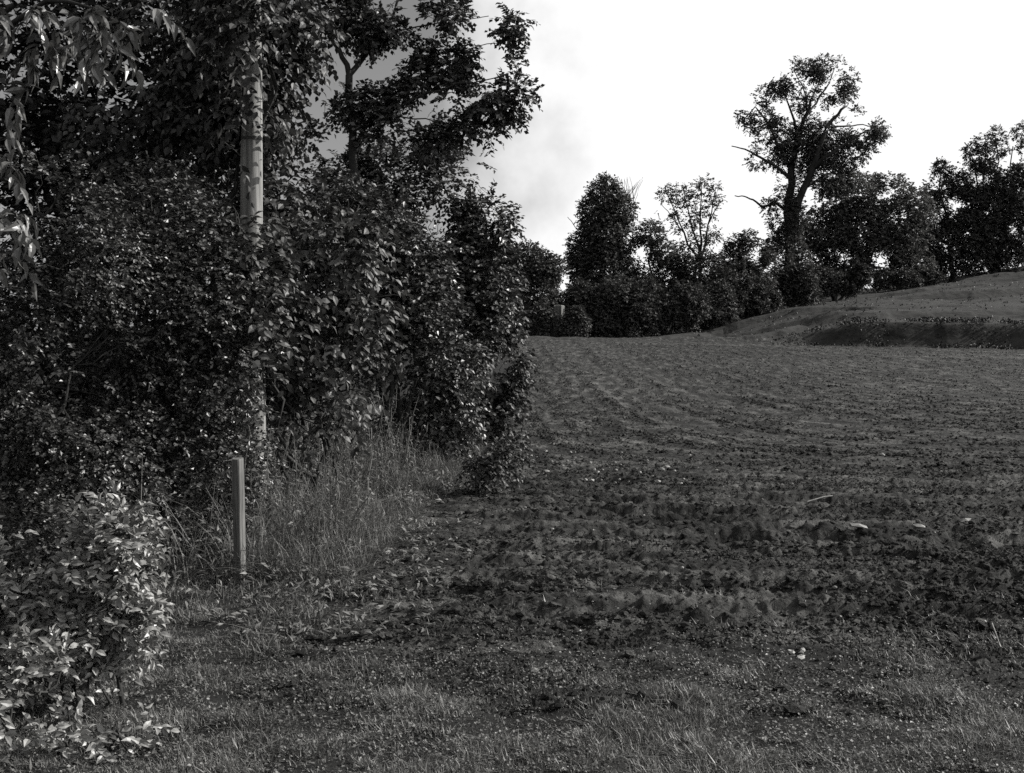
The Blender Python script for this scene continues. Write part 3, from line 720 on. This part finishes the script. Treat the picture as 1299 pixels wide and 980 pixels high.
r = np.random.default_rng(55)
for n, lo, hi, wd, sg, thr in ((430000, 0.018, 0.048, 0.0068, 1, 0.75), (30000, 0.025, 0.075, 0.0055, 2, 0.0)):
    y = 3.5 + 4.6 * r.uniform(0, 1, n)
    x = (r.uniform(-0.47, 0.47, n)) * (y + 0.6)
    tuft = fbm2(x * 2.6, y * 2.6, 71, 3)
    fade = 0.03 + 0.97 * (1 - ss(4.9, 6.7, y + 1.2 * (fbm2(x * 0.8, y * 0.8, 72, 3) - 0.5) - 2.4 * ss(0.9, 1.4, -x) * ss(5.5, 6.5, y)))
    k = r.uniform(0, 1, n) < np.clip(thr + 1.1 * ss(0.45, 0.65, tuft), 0, 1) * fade
    x, y, tuft = x[k], y[k], tuft[k]
    blades(r, x, y, (lo + (hi - lo) * ss(0.36, 0.72, tuft)) * r.uniform(0.4, 1.5, len(x)), wd, 1.0, sg, M['grass'], 'verge_grass' if sg == 1 else 'grass_tufts',
           'short rough turf of the verge in front of the field' if sg == 1 else 'taller grass tufts standing in the short verge turf')
# clover-like small leaves in the verge
n = 60000
y = 3.8 + 3.6 * r.uniform(0, 1, n)
x = r.uniform(-0.46, 0.46, n) * (y + 0.5)
k = (r.uniform(0, 1, n) < 1.08 - ss(5.2, 7.4, y)) & (fbm2(x * 1.7, y * 1.7, 73, 3) > 0.42)
x, y = x[k], y[k]
p = np.stack([x, y, height(x, y) + r.uniform(0.004, 0.035, len(x))], 1)
ax = unit(np.stack([r.normal(0, 1, len(x)), r.normal(0, 1, len(x)), r.normal(0.1, 0.3, len(x))], 1))
v, f = leaf_verts(T_QUAD, p, ax, unit(r.normal(0, 0.5, (len(x), 3)) + np.array([0, 0, 1.0])), r.uniform(0.007, 0.02, len(x)))
obj('verge_weeds', mesh('verge_weeds', v, f), M['grass'], kind='stuff', label='small clover and weed leaves among the verge grass')
# tall grass along the hedge foot
n = 75000
y = 6.0 + 13.0 * r.uniform(0, 1, n) ** 1.1
x = edge_x(y) - 2.3 * r.uniform(-0.05, 1, n) ** 1.2
dens = fbm2(x * 1.6, y * 1.6, 77, 3)
k = r.uniform(0, 1, n) < ss(0.38, 0.62, dens) * (0.15 + 0.85 * ss(-2.05, -1.6, x))
x, y, dens = x[k], y[k], dens[k]
inn = np.clip((edge_x(y) - x) / 1.5, 0, 1)
h = (0.10 + 0.55 * inn ** 0.8 * ss(6.3, 9.0, y)) * r.uniform(0.5, 1.35, len(x))
h = np.where((np.abs(x + 1.70) < 0.32) & (y < 7.8), h * 0.35, h)
blades(r, x, y, h, 0.0065, 0.85, 3, M['tall'], 'tall_grass', 'tall wispy grass along the hedge foot beside the post', wind=(0.12, 0, 0))
# leafy weeds mixed with the tall grass
n = 30000
y = 6.3 + 10 * r.uniform(0, 1, n)
x = edge_x(y) - 1.9 * r.uniform(-0.35, 1, n)
inn = np.clip((edge_x(y) - x) / 1.5, 0, 1)
p = np.stack([x, y, base_h(x, y) + r.uniform(0.02, 1, n) * (0.08 + 0.5 * inn * ss(6.3, 9, y))], 1)
k = (noise3(p * 2.2, 8) > 0.48) & (r.uniform(0, 1, n) < 0.15 + ss(-0.5, 0.2, edge_x(p[:, 1]) - p[:, 0]))
k &= ~((np.abs(p[:, 0] + 1.70) < 0.3) & (p[:, 1] < 7.85) & (r.uniform(0, 1, n) < 0.7))
p = p[k]
ax = unit(np.stack([r.normal(0.3, 1, len(p)), r.normal(0, 1, len(p)), r.normal(0.1, 0.5, len(p))], 1))
v, f = leaf_verts(T_NARROW, p, ax, unit(r.normal(0, 0.5, (len(p), 3)) + np.array([0.2, 0, 1.0])), r.uniform(0.03, 0.08, len(p)))
obj('hedge_weeds', mesh('hedge_weeds', v, f), M['tall'], kind='stuff', label='leafy weeds among the tall grass at the hedge foot')
# nettles: upright stems with paired leaves, in front of the hedge
tb = Tubes()
lp, la_, ln_, lsz = [], [], [], []
for i in range(330):
    yy = 8.6 + 6.5 * r.uniform() ** 1.2
    xx = float(edge_x(np.array([yy]))[0]) - r.uniform(0.35, 1.7)
    if xx < -2.0 or noise2(np.array([xx * 1.3]), np.array([yy * 1.3]), 95)[0] < 0.38:
        continue
    hgt = r.uniform(0.45, 1.05) * (0.6 + 0.4 * min(1, (float(edge_x(np.array([yy]))[0]) - xx) / 0.9))
    b0 = np.array([xx, yy, ground_at(xx, yy)])
    top = b0 + np.array([r.normal(0.06, 0.13), r.normal(-0.05, 0.12), hgt])
    pts = bend(b0, top, r, 6, 0.03)
    tb.add(pts, np.linspace(0.005, 0.002, 6), 4)
    kk = int(hgt / 0.07)
    for q_ in range(2, kk):
        t_ = q_ / kk
        c = b0 + (top - b0) * t_
        a0 = r.uniform(0, 6.28)
        for m_ in range(4 if q_ % 2 else 2):
            aa = a0 + m_ * 1.57
            lp.append(c); la_.append((math.cos(aa), math.sin(aa), r.uniform(-0.5, 0.2))); ln_.append((0.2 * math.cos(aa), 0.2 * math.sin(aa), 1)); lsz.append(r.uniform(0.04, 0.085) * (1.15 - 0.6 * t_))
v, f = leaf_verts(T_NARROW, np.array(lp), unit(np.array(la_)), unit(np.array(ln_) + r.normal(0, 0.25, (len(ln_), 3))), np.array(lsz))
nv, nf = np.concatenate(tb.v), np.concatenate(tb.f)
nf = np.concatenate([nf[:, [0, 1, 2]], nf[:, [0, 2, 3]]])
obj('nettles', mesh('nettles', np.concatenate([nv, v]), np.concatenate([nf, f + len(nv)])), M['tall'], kind='stuff', label='upright nettles and tall weeds between the pole and the brambles')
# coarse weeds on the bank, coloured dark to stand for its shade
n = 42000
x = r.uniform(13.0, 38, n)
y = 64.2 + 5.2 * r.uniform(0, 1, n) - 0.6 * np.sin(x * 0.5)
k = r.uniform(0, 1, n) < ss(13.0, 19, x) * (0.04 + 0.5 * ss(0.46, 0.64, fbm2(x * 0.8, y * 0.8, 87, 3))) * ss(0, 0.9, y - 64.4 + 0.6 * np.sin(x * 0.5) + fbm2(x * 0.6, y * 0.2, 89, 3) - 0.6) * (1 - ss(67.2, 69.4, y + 2.4 * (fbm2(x * 0.35, y * 0.3, 90, 3) - 0.5)))
x, y = x[k], y[k]
p = np.stack([x, y, base_h(x, y) + r.uniform(0, 1, len(x)) ** 1.5 * (0.05 + 0.25 * noise2(x * 0.9, y * 0.9, 88))], 1)
v, f = leaf_verts(T_QUAD, p, unit(r.normal(0, 1, (len(x), 3)) + np.array([0, 0, 0.6])), unit(r.normal(0, 0.6, (len(x), 3)) + np.array([0, 0, 0.6])), r.uniform(0.06, 0.15, len(x)))
obj('bank_shade_weeds', mesh('bank_shade_weeds', v, f), M['rough_far'], kind='stuff', label='coarse weeds coloured dark as shade over the bank between field and hillside')
# stubble-like tufts on the hillside
n = 7000
y = r.uniform(68, 112, n)
x = r.uniform(8, 52, n)
k = (fbm2(x * 0.5, y * 0.9, 91, 3) > 0.52) & (~is_field(x, y))
x, y = x[k], y[k]
blades(r, x, y, r.uniform(0.05, 0.2, len(x)), 0.08, 1.0, 2, M['rough_far'], 'hillside_grass', 'patchy rough grass over the hillside')

# ------------------------------------------------------------------ soil clods and stones
ICO_V = []
ph = (1 + 5 ** 0.5) / 2
for a in (-1, 1):
    for b in (-ph, ph):
        ICO_V += [(0, a, b), (a, b, 0), (b, 0, a)]
ICO_V = unit(np.array(ICO_V, float))
def hull(vs):
    f = []
    n = len(vs)
    for i in range(n):
        for j in range(i + 1, n):
            for k in range(j + 1, n):
                nn = np.cross(vs[j] - vs[i], vs[k] - vs[i])
                d = (vs - vs[i]) @ nn
                if (d <= 1e-9).all():
                    f.append((i, j, k))
                elif (d >= -1e-9).all():
                    f.append((i, k, j))
    return np.array(f)
ICO_F = hull(ICO_V)
OCT_V = np.array([(1, 0, 0), (-1, 0, 0), (0, 1, 0), (0, -1, 0), (0, 0, 1), (0, 0, -1)], float)
OCT_F = hull(OCT_V)
TET_V = np.array([(1, 0, -0.6), (-0.6, 0.85, -0.6), (-0.6, -0.85, -0.6), (0.05, 0, 1)], float)
TET_F = hull(TET_V)
def lumps(r, x, y, size, TV, TF, flat=0.6, sink=0.3, smooth=False):
    n = len(x)
    c = np.stack([x, y, height(x, y) + size * (flat * 0.8 - sink)], 1)
    th = r.uniform(0, 2 * math.pi, n)
    v = TV[None] * r.uniform(0.65, 1.25, (n, len(TV), 1))
    co, si = np.cos(th)[:, None], np.sin(th)[:, None]
    el = r.uniform(0.7, 1.5, (n, 1))
    vx, vy = v[..., 0] * el, v[..., 1]
    v = np.stack([vx * co - vy * si, vx * si + vy * co, v[..., 2] * flat], -1)
    v = c[:, None] + v * size[:, None, None]
    f = TF[None] + (np.arange(n) * len(TV))[:, None, None]
    return v.reshape(-1, 3), f.reshape(-1, 3)
n = 400000
y = 5.2 * (64 / 5.2) ** (r.uniform(0, 1, n) ** 1.25)
x = r.uniform(-0.19, 0.46, n) * (y + 1.0)
g_, a_ = rows(x, y)
near = 1 - ss(11, 16, y - 0.15 * x)
ridge = 0.5 + 0.5 * np.sin(g_ * 2 * math.pi / 0.62 + 0.9 * noise2(a_ * 0.15, g_ * 0.5, 41))
line = ss(0.42, 0.62, fbm2(a_ * 0.2, g_ * 1.9, 82, 3))
dens = ss(0.36, 0.62, fbm2(x * 0.9, y * 0.9, 81, 3))
pk = near * (0.12 + 0.5 * line + 0.35 * dens) + (1 - near) * 0.8 * (0.05 + 0.6 * ridge ** 2 * (0.35 + line) + 0.1 * dens)
pk = pk * (1 - 0.85 * np.clip(tracks(g_) * (1 - near), 0, 1))
k = (is_field(x, y) | ((y < 8) & (r.uniform(0, 1, n) < 0.35))) & (x > edge_x(y) - 0.7) & (r.uniform(0, 1, n) < pk * 0.9)
x, y, near = x[k], y[k], near[k]
size = near * (0.005 + 0.0055 * r.gamma(1.1, 0.9, len(x))) + (1 - near) * (0.012 + 0.010 * r.gamma(1.4, 0.8, len(x))) * (0.8 + 0.012 * y)
size = np.minimum(size, 0.05)
small = (size < 0.026) | (y > 12)
tiny = small & ((size < 0.011) | (y > 30))
small &= ~tiny
vs_, fs_, o_ = [], [], 0
for sel, tv_, tf_ in ((tiny, TET_V, TET_F), (small, OCT_V, OCT_F), (~(small | tiny), ICO_V, ICO_F)):
    a_, b_ = lumps(r, x[sel], y[sel], size[sel], tv_, tf_)
    vs_.append(a_); fs_.append(b_ + o_); o_ += len(a_)
cv = np.concatenate(vs_)
cm = mesh('soil_clods', cv, np.concatenate(fs_))
g_, a_ = rows(cv[:, 0], cv[:, 1])
cm.attributes.new('rowco', 'FLOAT_VECTOR', 'POINT').data.foreach_set('vector', np.stack([a_ * 0.35, g_ * 1.5, np.zeros_like(g_)], 1).astype(np.float32).ravel())
obj('soil_clods', cm, M['soil'], kind='stuff', label='loose clods of dark soil over the ploughed field')

def stone(px, py, wpx, hpx, label, group=None, name='flint_stone', cat='stone', seed=0, mat='stone'):
    rr = np.random.default_rng(900 + seed)
    D = CAMZ * F / (py - HOR)
    for _ in range(12):
        g = float(height(np.array([(px - W0 / 2) / F * D]), np.array([D]))[0])
        D = 0.5 * D + 0.5 * (CAMZ - g) * F / (py - HOR)
    x = (px - W0 / 2) / F * D
    w, h = wpx * D / F / 2, hpx * D / F / 2
    tv = ICO_V * rr.uniform(0.75, 1.2, (12, 1)) * np.array([w, max(w * 0.6, h), h])
    o = obj(name, mesh(name, tv, ICO_F), M[mat], label=label, category=cat)
    if group:
        o['group'] = group
    o.location = (x, D, g + h * 0.5)
    o.rotation_euler = (0, rr.uniform(-0.15, 0.15), rr.uniform(-0.4, 0.4))
    return o
stone(1226, 664, 20, 8, 'long pale flat stone lying on the dark soil near the right edge', seed=1)
stone(1092, 669, 26, 6, 'pale sliver of stone in a furrow left of the long flat stone', seed=2)
stone(1168, 672, 22, 7, 'dull grey stone in the furrow between the two pale ones', seed=3)
stone(678, 857, 14, 11, 'pale rounded stone at the border of grass and soil', seed=4)
stone(528, 792, 7, 9, 'pale upright pebble in the dark soil beside the weeds', seed=5)
stone(272, 768, 8, 8, 'white pebble in the grass at the foot of the fence post', seed=6)
stone(840, 888, 12, 6, 'pale curved stone among the verge grass', seed=7)
for k, (px, py) in enumerate([(1008, 832), (1020, 838), (1022, 830)]):
    o = stone(px, py, 14, 5, 'thin white flake in the cluster lying on the bare soil', 'white flakes on the soil', 'white_flake', 'flake', 20 + k, 'straw')
    o.rotation_euler = (0.5, 0.4 - 0.5 * k, 0.6 * k)
sr = np.random.default_rng(77)
cnt = 0
while cnt < 190:
    zone = sr.uniform()
    if zone < 0.45:
        t = sr.uniform()
        px, py = 640 + 260 * t + sr.normal(0, 22), 575 + 45 * t + sr.normal(0, 14)
    elif zone < 0.85:
        px, py = sr.uniform(480, 1290), sr.uniform(560, 850)
    else:
        px, py = sr.uniform(230, 1290), sr.uniform(850, 970)
    if py < 545:
        continue
    wpx = 2.5 + sr.gamma(1.4, 1.4)
    verge_ = py > 850
    stone(px, py, min(wpx, 10), min(wpx, 10) * sr.uniform(0.5, 0.9), 'small pale flint among the verge grass' if verge_ else 'small pale flint scattered on the ploughed soil',
          'small pale flints in the grass' if verge_ else 'small pale flints on the soil', seed=100 + cnt)
    cnt += 1

def stalk(pts, rad, label, name='straw_stalk', mat='straw'):
    D = CAMZ * F / (pts[-1][1] - HOR)
    g = P(pts[0][0], pts[0][1], D)
    w = np.array([P(a, b, D - 0.02 * i) for i, (a, b) in enumerate(pts)])
    zz = height(w[:, 0], w[:, 1])
    w[:, 2] = np.maximum(w[:, 2], zz + 0.02)
    tb = Tubes(); tb.add(w, rad, 5)
    o = obj(name, tb.mesh(name, w[0]), M[mat], label=label, category='stalk')
    o.location = w[0]
stalk([(1258, 790), (1264, 806), (1269, 822), (1272, 828)], 0.004, 'pale dry stalk leaning on the soil by the right edge')
stalk([(1056, 630), (1045, 630), (1035, 633), (1024, 639)], 0.007, 'curved pale straw lying across the middle of the field')
